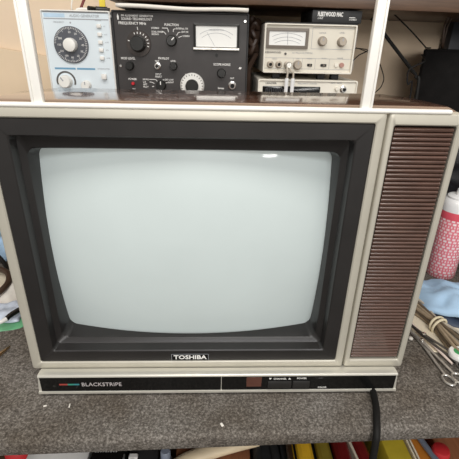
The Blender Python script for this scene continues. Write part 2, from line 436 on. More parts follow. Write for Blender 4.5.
# raised carrying handle
ch = None
g = G(); g.box(-.1735, .1395, .0018, .0102, .446, .460, .003, 3); ch = obj('carrying_handle', g, 'ivory', tv)
for x, s in ((-.1682, -1), (.1342, 1)):
    g = G()
    g.box(x-.0046, x+.0046, .0020, .0090, .3085, .450, .0012, 2)
    g.box(x+s*.0042-.0011, x+s*.0042+.0011, .0004, .0060, .3085, .450, .0006, 2)
    obj('handle_arm', g, 'ivory', ch)

# power cord, out from under the set and over the bench edge
g = G(); g.tube([(.192, .16, BZ+.0045), (.195, .07, BZ+.0045), (.197, .01, BZ+.0046), (.192, -.030, BZ+.0046), (.184, -.056, BZ+.0048), (.1795, -.071, -.0385), (.1785, -.0750, -.052), (.1795, -.0770, -.08), (.186, -.0790, -.14), (.190, -.080, -.22), (.19, -.10, -.45), (.2, -.09, -.78), (.22, -.12, -.9150), (.30, -.15, -.9155)], .0042, 10)
tag(obj('power_cord', g, 'cable'), 'black power cord coming out under the television and hanging over the carpeted edge', 'cord')

# scraps of lint on the carpet
for i, (x, y, w, l, a, lab) in enumerate([(-.209, -.028, .004, .002, .3, 'white lint scrap on the carpet below the left end of the control strip'), (-.180, -.028, .0015, .006, .1, 'thin upright white thread scrap on the carpet beside the left lint scrap'),
                                   (.003, -.057, .003, .005, .5, 'white lint scrap near the middle of the carpeted bench edge')]):
    g = G(); g.box(x-w/2, x+w/2, y-l/2, y+l/2, BZ, BZ+.0014, .0005, 1, rot=Matrix.Rotation(a, 3, 'Z'))
    tag(obj('lint_scrap', g, 'paper'), lab, 'scrap', 'lint scraps on the carpet')

# ------------------------------------------------------------------ instrument helpers (local axes: x right, y back, z up, origin at front bottom centre)
def knob(root, x, z, r, d, mat, y=0., pointer=None, name='knob', ang=0.):
    g = G(); g.lathe([(r*1.04, 0), (r*1.04, d*.2), (r, d*.25), (r*.94, d*.92), (r*.84, d)], (x, y, z), (0, -1, 0), 28)
    k = obj(name, g, mat, root, local=True)
    if pointer:
        g = G(); g.box(x-r*.09, x+r*.09, y-d-.0004, y-d+.001, z+r*.15, z+r*.84, rot=Matrix.Rotation(ang, 3, 'Y'), piv=(x, y-d, z)); obj('pointer', g, pointer, k, local=True)
    return k
def screw(root, x, z, r=.0028):
    g = G(); g.lathe([(r, 0), (r, .0006), (r*.7, .0015)], (x, 0, z), (0, -1, 0), 16); g.box(x-r*.8, x+r*.8, -.0019, -.001, z-.0003, z+.0003); return obj('screw', g, 'chrome', root, local=True)
def jack(root, x, z, r, mat='chrome', d=.009):
    g = G(); g.lathe([(r*1.35, 0), (r*1.35, .0015), (r, .002), (r, d), (r*.7, d), (r*.7, d*.3)], (x, 0, z), (0, -1, 0), 24); k = obj('jack', g, mat, root, local=True)
    g = G(); g.lathe([(r*.69, 0), (r*.69, d*.35)], (x, 0, z), (0, -1, 0), 20); obj('jack_hole', g, 'rubber_black', k, local=True); return k
def case(root, w, h, d, mat, pmat, rim=.003, lip=.0035):
    g = G()
    o = (-w/2, w/2, 0, h)
    g.loft([rrect(*o, d, .004), rrect(*o, -lip+.001, .003), rrect(*inset(o, .0008), -lip, .003), rrect(*inset(o, rim-.0006), -lip, .002), rrect(*inset(o, rim), -lip+.001, .002), rrect(*inset(o, rim), .004, .002)], cap1=False)
    obj('case', g, mat, root, local=True)
    g = G(); g.box(-w/2+rim*.6, w/2-rim*.6, 0, .0035, rim*.6, h-rim*.6); obj('front_panel', g, pmat, root, local=True)

# ---- white audio signal generator
gx, gz = -.2385, RZ+.003
gen = thing('signal_generator', (gx, .3735, gz), 'white benchtop signal generator with a large dark round tuning dial', 'signal generator')
case(gen, .1135, .1785, .19, 'gen_case', 'gen_panel', .0022, .003)
for x in (-.045, .045):
    for y in (.02, .16):
        g = G(); g.lathe([(.006, 0), (.006, .004)], (x, y, -.003), n=14); obj('foot', g, 'rubber_black', gen, local=True)
S = lambda px, py: ((px-45.2-(py-45)*.10)*.113/68.3-.0565, .351+(44.0-py)*.00155+.0003*0-gz)   # readings off the panel
yp = -.0003
g = G(); g.line([(-.053, .1755), (.053, .1755)], .0016, yp); g.line([(-.053, .1655), (.053, .1655)], .0016, yp); obj('panel_lines', g, 'grey_print', gen, local=True)
g = G(); g.line([(-.052, .1705), (-.018, .1705)], .0055, yp); obj('header_band', g, 'lightblue', gen, local=True)
g = G(); g.text('AUDIO GENERATOR', .0040, -.010, yp-.0002, .1685, bold=.0, sx=.9); g.text('FREQUENCY', .0022, -.038, yp, .1595)
for i, z in enumerate((.1560, .1435, .1315, .1195, .1070)): g.text(('x1', 'x10', 'x100', 'x1k', 'x10k')[i], .0022, .044, yp, z-.001)
g.text('RANGE', .0022, .036, yp, .1635, 'CENTER'); g.text('ATTENUATOR', .0022, .037, yp, .0885, 'CENTER')
g.lathe([(.0014, 0), (.0014, .0002)], (-.010, 0, .1600), (0, -1, 0), 12)
obj('panel_lettering', g, 'grey_print', gen, local=True)
dx, dz = -.0125, .1265
g = G(); g.lathe([(.0285, 0), (.0285, .0028), (.0275, .0036)], (dx, 0, dz), (0, -1, 0), 56); dial = obj('tuning_dial', g, 'dial_grey', gen, local=True)
g = G()
for i in range(60):
    a = i*2*PI/60; r1 = .0272; r0 = .0245 if i % 5 else .0225
    if 40 < i < 46: continue
    g.line([(dx+r0*math.sin(a), dz+r0*math.cos(a)), (dx+r1*math.sin(a), dz+r1*math.cos(a))], .0006, -.0038)
for i in range(11):
    a = i*2*PI/12
    g.text(str((20, 25, 30, 40, 50, 60, 80, 100, 120, 150, 200)[i]), .0030, dx+.0195*math.sin(a), -.0038, dz+.0195*math.cos(a)-.0015, 'CENTER')
obj('dial_scale', g, 'white_print', dial, local=True)
g = G(); g.lathe([(.0110, .0036), (.0108, .010), (.0100, .014), (.0075, .0150)], (dx, 0, dz), (0, -1, 0), 36); obj('dial_knob', g, 'knob_white', dial, local=True)
g = G(); g.line([(-.0465, .0890), (-.0110, .0890)], .0030, yp); g.line([(-.0085, .0890), (.0225, .0890)], .0030, yp); obj('blue_bar', g, 'blue_print', gen, local=True)
kx, kz = -.0300, .0680
g = G()
pts = [(kx+.0155*math.sin(a), kz+.0155*math.cos(a)) for a in [math.radians(-110+i*13) for i in range(18)]]
g.line(pts, .0030, yp); obj('level_arc', g, 'dark_print', gen, local=True)
knob(gen, kx, kz, .0105, .013, 'knob_white', pointer='grey_print', ang=-.6)
knob(gen, .0050, .0625, .0078, .012, 'knob_white', pointer='grey_print')
for z in (.1560, .1435, .1315, .1195, .1070):
    g = G(); g.box(.0335, .0405, -.0048, .001, z-.0028, z+.0028, .0008, 2); obj('push_button', g, 'gen_case', gen, local=True)
g = G(); g.box(.0335, .0415, -.0075, .001, .0730, .0815, .0008, 2); obj('push_button', g, 'gen_case', gen, local=True)
for x in (-.034, .0, .034): jack(gen, x, .025, .0045)
g = G(); g.tube([(-.012, .05, .177), (-.012, .05, .1815), (-.006, .05, .1835), (.012, .05, .1835), (.018, .05, .1815), (.018, .05, .177)], .0022, 8); obj('carry_handle', g, 'gen_case', gen, local=True)

# things lying on the white generator
TZ = gz+.1785
g = G(); g.cyl((-.2215, .395, TZ+.0042), (-.2135, .408, TZ+.0042), .0042, .0042, 14); g.cyl((-.2213, .3953, TZ+.0042), (-.2222, .3938, TZ+.0042), .0026, .0026, 12)
tag(obj('cable_connector', g, 'knob_black'), 'small black cable connector lying on the white generator left of the yellow tag', 'connector')
g = G(); g.cyl((-.210, .398, TZ+.0040), (-.192, .402, TZ+.0040), .0040, .0040, 14); g.cyl((-.192, .402, TZ+.004), (-.188, .403, TZ+.004), .0024, .0024, 12); g.cyl((-.2105, .398, TZ+.004), (-.2085, .3985, TZ+.004), .0044, .0044, 14)
tag(obj('cable_connector', g, 'knob_black'), 'long black cable connector lying on the white generator under the yellow tag', 'connector')
cb = thing('tagged_cable', (-.2025, .42, TZ), 'dark cable with a yellow tag hanging above the white generator', 'cable')
g = G(); g.tube([(-.206, .43, TZ+.0025), (-.2035, .420, TZ+.006), (-.203, .418, TZ+.03), (-.202, .43, .46), (-.205, .60, .50), (-.206, .6185, .5)], .0022, 8); obj('cable', g, 'cable_brown', cb)
g = G(); g.box(-.2080, -.1975, .4130, .4150, .4130, .4420, .0005, 1); obj('tag', g, 'yellow', cb)
g = G(); g.tube([(-.247, .45, TZ+.0025), (-.246, .43, TZ+.0035), (-.242, .43, TZ+.012), (-.234, .45, .445), (-.228, .55, .52), (-.228, .6185, .53)], .0024, 8); tag(obj('cable', g, 'cable_red'), 'dark red cable rising from the top of the white generator to the wall', 'cable')
g = G(); g.tube([(-.256, .46, TZ+.0015), (-.2565, .42, TZ+.0018), (-.255, .42, .425), (-.252, .48, .48), (-.25, .6185, .53)], .0012, 8); tag(obj('cable', g, 'cable_white'), 'thin white cable rising from the top left of the white generator', 'cable')

# ---- black FM generator
bx, bw, bh = -.0655, .2285, .1835
blk = thing('alignment_generator', (bx, .3735, RZ), 'black rack-style signal generator with knobs, white lettering and a square meter', 'signal generator')
case(blk, bw, bh, .20, 'blk_case', 'blk_panel', .0028, .003)
def Q(px, py):                              # panel readings to local x, z
    return ((px-181.2+(py-50)*.012)*.001703-.0000935*(205-px), .4085-(py-9-(px-112)*.037)*.001556-RZ)
g = G()
T = [('FM ALIGNMENT GENERATOR', 128, 14.6, .0030, .92, 'L'), ('SOUND TECHNOLOGY', 128, 17.6, .0036, .92, 'L'), ('FREQUENCY MHz', 125, 21.6, .0040, 1.0, 'L'), ('FUNCTION', 174, 24.0, .0036, .9, 'C'), ('MOD LEVEL', 131, 56.6, .0036, .9, 'C'),
     ('FM PILOT', 165, 57.2, .0034, .9, 'C'), ('TEST', 158.5, 60, .0027, .9, 'C'), ('LEVEL', 174, 60, .0027, .9, 'C'), ('INPUT', 159, 73.4, .0027, .9, 'C'), ('SELECT', 159, 76, .0027, .9, 'C'), ('POWER', 133.5, 78.2, .0032, .9, 'C'), ('ON', 134, 89, .0027, .9, 'C'),
     ('RF LEVEL', 190, 74.8, .0036, .9, 'C'), ('SCOPE HORIZ', 221, 64.2, .0036, .9, 'C'), ('OUT', 231, 78.8, .0027, .9, 'C'), ('Sweep', 220, 89.2, .0032, .9, 'C'),
     ('STEREO', 155, 26.8, .0026, 1, 'L'), ('DUAL SWEEP', 155, 30.4, .0026, .9, 'L'), ('MONO', 155, 32.8, .0026, 1, 'L'), ('INTERNAL CW', 178, 27.6, .0026, .8, 'L'), ('EXT FM', 183, 31.0, .0026, .9, 'L'), ('STEREO', 184, 35.0, .0026, .9, 'L'),
     ('MONO', 143.5, 78.6, .0026, .9, 'L'), ('L-R', 143.5, 81.4, .0026, .9, 'L'), ('LEFT', 143.5, 84, .0026, .9, 'L'), ('PILOT', 143.5, 86.6, .0026, .9, 'L'), ('EXT LOW', 165, 79.3, .0026, .9, 'L'), ('RIGHT', 168, 82.2, .0026, .9, 'L')]
for t, px, py, h, sx, al in T:
    x, z = Q(px, py); g.text(t, h, x, yp, z-h/2, 'LEFT' if al == 'L' else 'CENTER', bold=.02, sx=sx)
obj('panel_lettering', g, 'white_print', blk, local=True); g = G()
for ln in ([(165, 27), (170, 27.2), (171, 31)], [(165, 30.6), (167, 31), (168.4, 33.3)], [(177.5, 27.8), (175.6, 28.4), (175.2, 31)], [(182, 31.2), (180, 31.6), (178.2, 34.6)], [(183.5, 35), (180, 36.4)],
           [(150, 78.8), (156, 79), (157.5, 81)], [(150, 81.6), (152, 81.8), (154.5, 83.4)], [(152, 86.6), (154, 86.4)], [(164.5, 79.4), (162.4, 79.8), (162, 81.5)], [(167.5, 82.4), (165, 83.2)], [(142, 25.6), (142.4, 29.6)]):
    g.line([Q(*p) for p in ln], .0009, yp)
obj('selector_lines', g, 'white_print', blk, local=True); g = G()
x, z = Q(125, 16)
g.poly([(x-.001, z-.004), (x+.001, z-.004), (x+.0016, z+.0005), (x, z+.005), (x-.0016, z+.0005)], yp, yp+.0002)
obj('emblem', g, 'white_print', blk, local=True); g = G()
fx, fz = Q(142.3, 42)
for i in range(11):
    a = math.radians(-75+i*18)
    if i in (1, 2): continue
    g.line([(fx+.0150*math.sin(a), fz+.0150*math.cos(a)), (fx+.0180*math.sin(a), fz+.0180*math.cos(a))], .0012, -.0034)
obj('dial_marks', g, 'white_print', blk, local=True)
for px, py in ((118.5, 15.4), (242.5, 21.5), (123.3, 64.2), (238.7, 68.4)): screw(blk, *Q(px, py))
g = G(); g.lathe([(.0210, 0), (.0205, .0030)], (fx, 0, fz), (0, -1, 0), 40); obj('dial_skirt', g, 'clear_skirt', blk, local=True)
knob(blk, fx, fz, .0125, .016, 'knob_black', y=-.003)
x, z = Q(173.5, 39.4); knob(blk, x, z, .0086, .013, 'knob_black', pointer='white_print', ang=.8)
for px, py, r in ((132.4, 64, .0070), (174.3, 65, .0064), (220.5, 73, .0074), (161.3, 85, .0084)):
    x, z = Q(px, py); knob(blk, x, z, r, .012, 'knob_black', pointer='white_print' if py == 85 else None)
x, z = Q(158.8, 65); jack(blk, x, z, .0042)
x, z = Q(231.0, 86.5); jack(blk, x, z, .0052, 'chrome', .014)
x, z = Q(191.6, 86.2)
g = G(); g.lathe([(.0215, 0), (.0212, .003), (.0185, .0065)], (x, 0, z), (0, -1, 0), 48); dl = obj('level_dial', g, 'knob_white', blk, local=True)
g = G()
for i in range(24):
    a = i*2*PI/24; g.line([(x+.0195*math.sin(a), z+.0195*math.cos(a)), (x+.0170*math.sin(a), z+.0170*math.cos(a))], .0012, -.0068)
obj('dial_scale', g, 'dark_print', dl, local=True)
g = G(); g.lathe([(.0115, .006), (.0110, .018), (.0098, .020)], (x, 0, z), (0, -1, 0), 32); obj('dial_knob', g, 'knob_black', dl, local=True)
x, z = Q(133.8, 83)
g = G(); g.lathe([(.0030, 0), (.0030, .004), (.002, .006)], (x, 0, z), (0, -1, 0), 18); obj('indicator_lamp', g, 'led_red', blk, local=True)
g = G(); x, z = Q(215.8, 54.4); g.lathe([(.0026, 0), (.0026, .002)], (x, 0, z), (0, -1, 0), 16); obj('zero_screw', g, 'rubber_black', blk, local=True)
x0, z1 = Q(194.5, 22.5); x1, z0 = Q(237, 50)
mo = (x0, x1, z0, z1)
g = G(); g.loft([rrect(*mo, 0, .002), rrect(*mo, -.006, .002), rrect(*inset(mo, .003), -.0075, .001), rrect(*inset(mo, .0042), -.004, .001)], cap1=False); mt = obj('meter', g, 'knob_black', blk, local=True)
g = G(); g.box(x0+.003, x1-.003, -.0045, -.001, z0+.0045, z1-.0035); obj('meter_face', g, 'meter_face', mt, local=True)
g = G(); cxm = (x0+x1)/2
for rr, w in ((.050, .0005), (.044, .0005)):
    g.line([(cxm+rr*math.sin(a), z0-.018+rr*math.cos(a)) for a in [math.radians(-34+i*4) for i in range(18)]], w, -.0048)
g.text('kHz DEVIATION', .0024, cxm, -.0048, z1-.011, 'CENTER'); g.line([(cxm-.003, z0+.006), (cxm-.016, z0+.027)], .0005, -.0048)
obj('meter_scale', g, 'grey_print', mt, local=True)
g = G(); g.box(x0-.001, x1+.001, -.0082, -.001, z0-.0005, z0+.0038, .0008, 1); obj('meter_lip', g, 'steel', mt, local=True)

# paper stack on the black generator
g = G()
def pap(u, v):
    x = -.168+u*.214; y = .357+v*.19
    return Vector((x, y, RZ+bh+.0036+.0045*max(0, .62-u)**1.2+.0006*math.sin(9*u+3*v)))
g.sheet(pap, 24, 8)
g2 = g
ps = obj('paper_stack', g2, 'paper', solid=.0052); tag(ps, 'curling stack of white paper lying on top of the black generator', 'paper')

# ---- cream millivoltmeter
mx, mw, mh = .1540, .1575, .0785
mzb = .3172
mtr = thing('voltmeter', (mx, .3735, mzb-.0105), 'cream benchtop voltmeter with a needle meter window and row of connectors', 'voltmeter')
BASEZ = .0105
def mroot(g): bmesh.ops.translate(g.bm, verts=g.bm.verts, vec=(0, 0, BASEZ)); return g
class GM(G): pass
def mo_(name, g, mat, par): return obj(name, mroot(g), mat, par, local=True)
def P_(px, py): return ((px-309.3+(py-48)*.03)*.001775, .3965-(py-21.6-(px-263)*.033)*.00155-mzb)
o = (-mw/2, mw/2, 0, mh)
g = G(); g.loft([rrect(*o, .19, .003), rrect(*o, -.0045, .003), rrect(*inset(o, .0008), -.0055, .003), rrect(*inset(o, .0026), -.0055, .002), rrect(*inset(o, .003), -.004, .002), rrect(*inset(o, .003), .004, .002)], cap1=False); mo_('case', g, 'mtr_case', mtr)
g = G(); g.box(-mw/2+.002, mw/2-.002, 0, .0035, .002, mh-.002); mo_('front_panel', g, 'mtr_panel', mtr)
g = G(); g.box(-mw/2+.0005, mw/2-.0005, -.0060, .15, mh-.0006, mh+.0012, .0004, 1); mo_('top_edge', g, 'blk_case', mtr)
x0, z1 = P_(267.6, 27); x1, z0 = P_(307.6, 48.8); q = (x0, x1, z0, z1)
g = G(); g.loft([rrect(*q, 0, .001), rrect(*q, -.004, .001), rrect(*inset(q, .0045), -.0045, .001), rrect(*inset(q, .0052), -.0018, .001)], cap1=False); mf = mo_('meter', g, 'mtr_brown', mtr)
g = G(); g.box(x0+.004, x1-.004, -.0022, .001, z0+.004, z1-.004); mo_('meter_face', g, 'meter_face', mf)
g = G(); cxm = (x0+x1)/2
for rr in (.060, .054, .049): g.line([(cxm+rr*math.sin(a), z0-.036+rr*math.cos(a)) for a in [math.radians(-26+i*4) for i in range(14)]], .0005, -.0026)
g.line([(cxm+.001, z0+.006), (cxm, z1-.006)], .0006, -.0026); mo_('meter_scale', g, 'grey_print', mf)
g = G()
a = P_(312, 27.5); b = P_(354.5, 50)
g.line([(a[0], a[1]), (b[0], a[1]), (b[0], b[1]), (a[0], b[1]), (a[0], a[1])], .0006, yp)
a = P_(266, 57); b = P_(354.5, 71)
g.line([(a[0], a[1]), (b[0], a[1]), (b[0], b[1]), (a[0], b[1]), (a[0], a[1])], .0005, yp)
for px in (294.5, 303.5, 316.5, 330.5):
    c = P_(px, 60); g.line([(c[0], a[1]), (c[0], b[1])], .0004, yp)
x, z = P_(293, 52.6); g.text('AC MILLIVOLTMETER', .0024, x, yp, z-.001, sx=1.1)
for px, t in ((321.7, 'RANGE'), (340.6, 'LEVEL')):
    x, z = P_(px, 33.5); g.text(t, .0024, x, yp, z, 'CENTER')
for px, t in ((276, 'INPUT'), (298.8, 'GND'), (310.5, 'MODE'), (324.8, 'SCALE'), (341, 'POWER')):
    x, z = P_(px, 58.6); g.text(t, .0020, x, yp, z-.001, 'CENTER')
mo_('panel_lettering', g, 'grey_print', mtr)
g = G(); x, z = P_(266.5, 51.6); g.text('KENWOOD', .0030, x, yp, z-.0015, bold=.04, sx=1.2); x, z = P_(286.5, 53.4); g.lathe([(.0020, 0), (.0020, .002)], (x, 0, z), (0, -1, 0), 14); mo_('maker_lettering', g, 'dark_print', mtr)
def mknob(x, z, r, d, mat, name='knob'):
    g = G(); g.lathe([(r*1.1, 0), (r*1.1, d*.2), (r, d*.25), (r*.92, d*.92), (r*.8, d)], (x, 0, z), (0, -1, 0), 28); k = mo_(name, g, mat, mtr)
    g = G(); g.box(x-r*.1, x+r*.1, -d-.0004, -d+.001, z+r*.1, z+r*.78); mo_('pointer', g, 'grey_print', k)
for px, py in ((321.7, 41), (340.6, 41.8)): x, z = P_(px, py); mknob(x, z, .0072, .010, 'knob_tan')
for px, py in ((271.8, 64.2), (280.2, 64.4), (288.8, 64.8)):
    x, z = P_(px, py); r = .0036
    g = G(); g.lathe([(r*1.7, 0), (r*1.7, .0015), (r*1.2, .002), (r*1.2, .008), (r*.8, .008), (r*.8, .003)], (x, 0, z), (0, -1, 0), 24); k = mo_('jack', g, 'knob_tan', mtr)
    g = G(); g.lathe([(r*.79, 0), (r*.79, .0035)], (x, 0, z), (0, -1, 0), 16); mo_('jack_hole', g, 'rubber_black', k)
x, z = P_(298.8, 65.2); mknob(x, z, .0072, .010, 'knob_tan')
for px, py, w in ((311, 65.4, .0042), (324.8, 65.8, .0052)):
    x, z = P_(px, py); g = G(); g.box(x-w/1, x+w/1, -.0014, .001, z-.0022, z+.0022, .0003, 1); k = mo_('slide_switch', g, 'rubber_black', mtr)
    g = G(); g.box(x-w*.3, x+w*.4, -.0040, -.001, z-.0014, z+.0014, .0003, 1); mo_('slider', g, 'mtr_brown', k)
x, z = P_(337.3, 65.6); g = G(); g.lathe([(.0034, 0), (.0032, .003)], (x, 0, z), (0, -1, 0), 20); mo_('indicator_lamp', g, 'mtr_case', mtr)
x, z = P_(342.8, 65.8); g = G(); g.lathe([(.0040, 0), (.0038, .004)], (x, 0, z), (0, -1, 0), 20); mo_('power_button', g, 'pinkish', mtr)
for px in (-.052, .030, .055):
    for y in (.02, .16):
        g = G(); g.box(px-.007, px+.007, y-.006, y+.006, -.0105, .001, .001, 1); mo_('foot', g, 'rubber_black', mtr)

# ---- lower cream unit under the voltmeter
uw, uh = .1790, .0817
unit = thing('voltmeter', (.158, .372, RZ), 'wide cream test unit with a dark display window underneath the needle voltmeter', 'voltmeter')
case(unit, uw, uh, .20, 'mtr_case', 'mtr_case', .0028, .003)
def U_(px, py): return ((px-307.2)*.00178, .3065-(py-79.6-(px-255)*.03)*.00155-RZ)
x0, z1 = U_(261.8, 87); x1, z0 = U_(320, 99); q = (x0, x1, z0, z1)
g = G(); g.loft([rrect(*q, 0, .001), rrect(*q, -.0015, .001), rrect(*inset(q, .001), -.0018, .001)]); dw = obj('display_window', g, 'gloss_black', unit, local=True)
g = G()
for i in range(7):
    xx = x0+.006+i*.0066; zz = (z0+z1)/2-.003
    g.line([(xx, zz), (xx+.0035, zz), (xx+.0035, zz+.007), (xx, zz+.007), (xx, zz)], .0007, -.0020)
obj('display_digits', g, 'dial_grey', dw, local=True)
g = G(); x, z = U_(264.5, 84); g.text('LEADER', .0030, x, yp, z-.0015, bold=.03, sx=1.3); obj('maker_lettering', g, 'dark_print', unit, local=True)
g = G(); x, z = U_(297, 84.8); g.text('FREQUENCY COUNTER', .0022, x, yp, z-.001); x, z = U_(336, 85.5); g.text('GATE   INPUT', .0022, x, yp, z, 'CENTER'); obj('panel_lettering', g, 'grey_print', unit, local=True)
x, z = U_(343.4, 91.6); jack(unit, x, z, .0044)
x, z = U_(336.6, 91); knob(unit, x, z, .0032, .006, 'mtr_case')
for i in range(5): x, z = U_(326+i*5, 104); g = G(); g.box(x-.003, x+.003, -.006, .001, z-.004, z+.004, .0006, 1); obj('push_button', g, 'knob_white', unit, local=True)

# test lead plugged into the voltmeter
tl = thing('test_lead', (.121, .358, .29), 'grey twin test lead hanging from the third connector of the cream voltmeter', 'test lead')
jx, jz = P_(288.8, 64.8); jx += mx; jz += mzb
g = G(); g.lathe([(.0052, 0), (.0055, .004), (.0055, .010), (.004, .013)], (jx, .3650, jz), (0, -1, 0), 20); obj('plug', g, 'steel', tl)
for s, xe in ((-1, .1165), (1, .1272)):
    g = G(); g.tube([(jx+s*.0015, .3545, jz-.001), (jx+s*.0030, .3530, jz-.008), (xe-s*.0004, .3535, .318), (xe, .3545, .308)], .0017, 8); ld = obj('lead', g, 'wire_light', tl)
    g = G(); g.tube([(xe, .3545, .310), (xe, .3550, .304), (xe, .3560, .290), (xe, .357, .268)], [.0030, .0034, .0032, .0028], 10, flat=.8); obj('grabber', g, 'can_white', ld)

# coil of cable hung behind the voltmeter
g = G()
pts = []
for i in range(46):
    a = i*.62
    pts.append((.0600+.0075*math.cos(a)+.0004*i*.2, .430+.012*math.sin(a), .345+.0012*i+.006*math.sin(i*1.7)))
pts = [(.0555, .44, RZ+.0055), (.0555, .43, .29), (.056, .432, .32)]+pts+[(.062, .45, .402), (.062, .50, .405)]
g.tube(pts, .0052, 8, sub=4)
tag(obj('coiled_cable', g, 'cable_brown'), 'bunched dark brown cable between the black generator and the cream voltmeter', 'cable')

# cassette box on the voltmeter
ct = mzb+mh+.0012
cas = thing('cassette_case', (.196, .372, ct), 'black cassette case with white title lying on the cream voltmeter', 'cassette case')
ctb = ct+.0003
g = G(); g.box(.1535, .2375, .369, .47, ctb, ctb+.0192, .0012, 2); obj('case', g, 'blk_case', cas)
g = G(); g.text('FLEETWOOD MAC', .0062, .1625, .3688, ctb+.0100, bold=.05, sx=.56); g.text('LIVE', .0028, .1625, .3688, ctb+.0055, sx=1.2, shear=.3); g.text('STEREO', .0026, .216, .3688, ctb+.0045, sx=1.0); g.line([(.216, ctb+.0088), (.226, ctb+.0088)], .0008, .3688); obj('title_lettering', g, 'white_print', cas)

# ------------------------------------------------------------------ black boxes and cables at the right
SBX, SBY, SBA = .402, .47, -.53          # front left corner and turn of the loudspeaker
sb = thing('loudspeaker', (SBX, SBY, BZ), 'matt black box-shaped loudspeaker standing behind the right corner of the television', 'loudspeaker')
sb.rotation_euler = (0, 0, SBA)
g = G(); g.box(0, .20, .004, .115, 0, .3995, .003, 2); obj('cabinet', g, 'box_black', sb, local=True)
g = G(); g.box(.004, .196, 0, .005, .004, .3955, .002, 2); obj('grille_cloth', g, 'box_black', sb, local=True)
g = G(); g.box(.507, .62, .575, .616, BZ, .440, .004, 2); tag(obj('storage_box', g, 'box_blue'), 'tall slate grey box behind the black loudspeaker at the right edge', 'box')
def cab_(pts, r, mat, label, n=8):
    g = G(); g.tube(pts, r, n); return tag(obj('cable', g, mat), label, 'cable')
cab_([(.27, .45, .460), (.303, .45, .434), (.321, .45, .420), (.359, .45, .393), (.396, .455, .3655), (.408, .474, .3632), (.43, .50, .3632)], .0013, 'cable', 'thin black cable sloping down to the top left corner of the loudspeaker')
cab_([(.272, .42, .409), (.290, .42, .394), (.305, .42, .379), (.336, .42, .350), (.364, .42, .324), (.374, .418, .312), (.378, .41, .285), (.379, .40, .05), (.379, .40, BZ+.003)], .0032, 'cable', 'thick black cable sloping from behind the right white handle arm')
cab_([(.4070, .4830, .350), (.393, .44, .345), (.374, .40, .340), (.360, .40, .333), (.350, .40, .327), (.348, .40, .315), (.352, .40, .300), (.361, .40, .285), (.362, .40, .05), (.362, .40, BZ+.0015)], .0016, 'cable', 'thin black cable curving down along the left side of the loudspeaker')
cab_([(.448, .49, .3640), (.442, .48, .369), (.436, .475, .400), (.431, .475, .43), (.43, .6195, .47)], .0021, 'cable_brown', 'dark brown cable rising from the loudspeaker top, left of a pair')
cab_([(.456, .50, .3634), (.4495, .49, .369), (.447, .485, .400), (.446, .485, .43), (.446, .6195, .47)], .0014, 'cable_brown', 'dark brown cable rising from the loudspeaker top, right of a pair')
cab_([(.248, .50, .330), (.253, .45, .334), (.262, .44, .345), (.270, .45, .3485), (.290, .47, .357), (.300, .6195, .36)], .0010, 'cable', 'thin black cable looping out beside the right end of the cream voltmeter')
cab_([(.305, .58, RZ+.001), (.312, .50, .262), (.318, .46, .281), (.323, .45, .294), (.3225, .45, .313), (.318, .50, .345), (.316, .6195, .36)], .0009, 'cable', 'thin black cable arc beside the foot of the right white handle arm')

# ------------------------------------------------------------------ right of the television: bench clutter
# spray can
can = thing('spray_can', (.4365, .285, BZ), 'pink and white aerosol spray can standing on the bench right of the television', 'spray can')
r = .0268
g = G(); g.lathe([(r*.96, 0), (r, .002), (r, .1345)], (.4365, .285, BZ), n=48, cap1=False)
body = obj('body', g, 'can_label', can)
uv = body.data.uv_layers.new(name='UVMap')
for lp in body.data.loops:
    co = body.data.vertices[lp.vertex_index].co
    uv.data[lp.index].uv = (math.atan2(co.y, co.x)/(2*PI)+.5, co.z*9.5)
g = G(); g.lathe([(r*1.003, .120), (r*1.006, .1205), (r*1.006, .1335), (r*1.003, .134)], (.4365, .285, BZ), n=48, cap0=False, cap1=False); obj('label_band', g, 'can_red', can)
g = G(); g.lathe([(r*1.01, .134), (r*1.01, .1455), (r*.96, .1505), (r*.84, .1560), (r*.80, .1565), (r*.80, .160), (r*.74, .1615), (r*.5, .1625)], (.4365, .285, BZ), n=48, cap0=False); sh = obj('shoulder', g, 'can_white', can)
g = G(); g.lathe([(.0085, .160), (.0085, .168), (.0075, .173), (.004, .174)], (.4365, .285, BZ), n=24); g.box(.4335, .4395, .2745, .280, BZ+.1665, BZ+.1705, .0008, 1); obj('nozzle', g, 'can_white', can)
# tray behind the can
tr = thing('tray', (.56, .30, BZ), 'grey white tray with a pale green edge behind the pink spray can', 'tray')
def hring(x0, x1, y0, y1, z, r): return [Vector((p.x, p.z, z)) for p in rrect(x0, x1, y0, y1, 0, r)]
g = G(); g.loft([hring(.485, .575, .235, .315, BZ, .01), hring(.478, .582, .228, .318, BZ+.055, .012), hring(.480, .580, .230, .316, BZ+.055, .012), hring(.487, .573, .237, .313, BZ+.003, .01)]); obj('tub', g, 'tray', tr)
g = G(); g.loft([hring(.475, .585, .225, .321, BZ+.052, .013), hring(.475, .585, .225, .321, BZ+.075, .013), hring(.480, .580, .230, .316, BZ+.075, .012), hring(.480, .580, .230, .316, BZ+.052, .012), hring(.475, .585, .225, .321, BZ+.052, .013)], cap0=False, cap1=False); obj('rim', g, 'tray_green', tr)

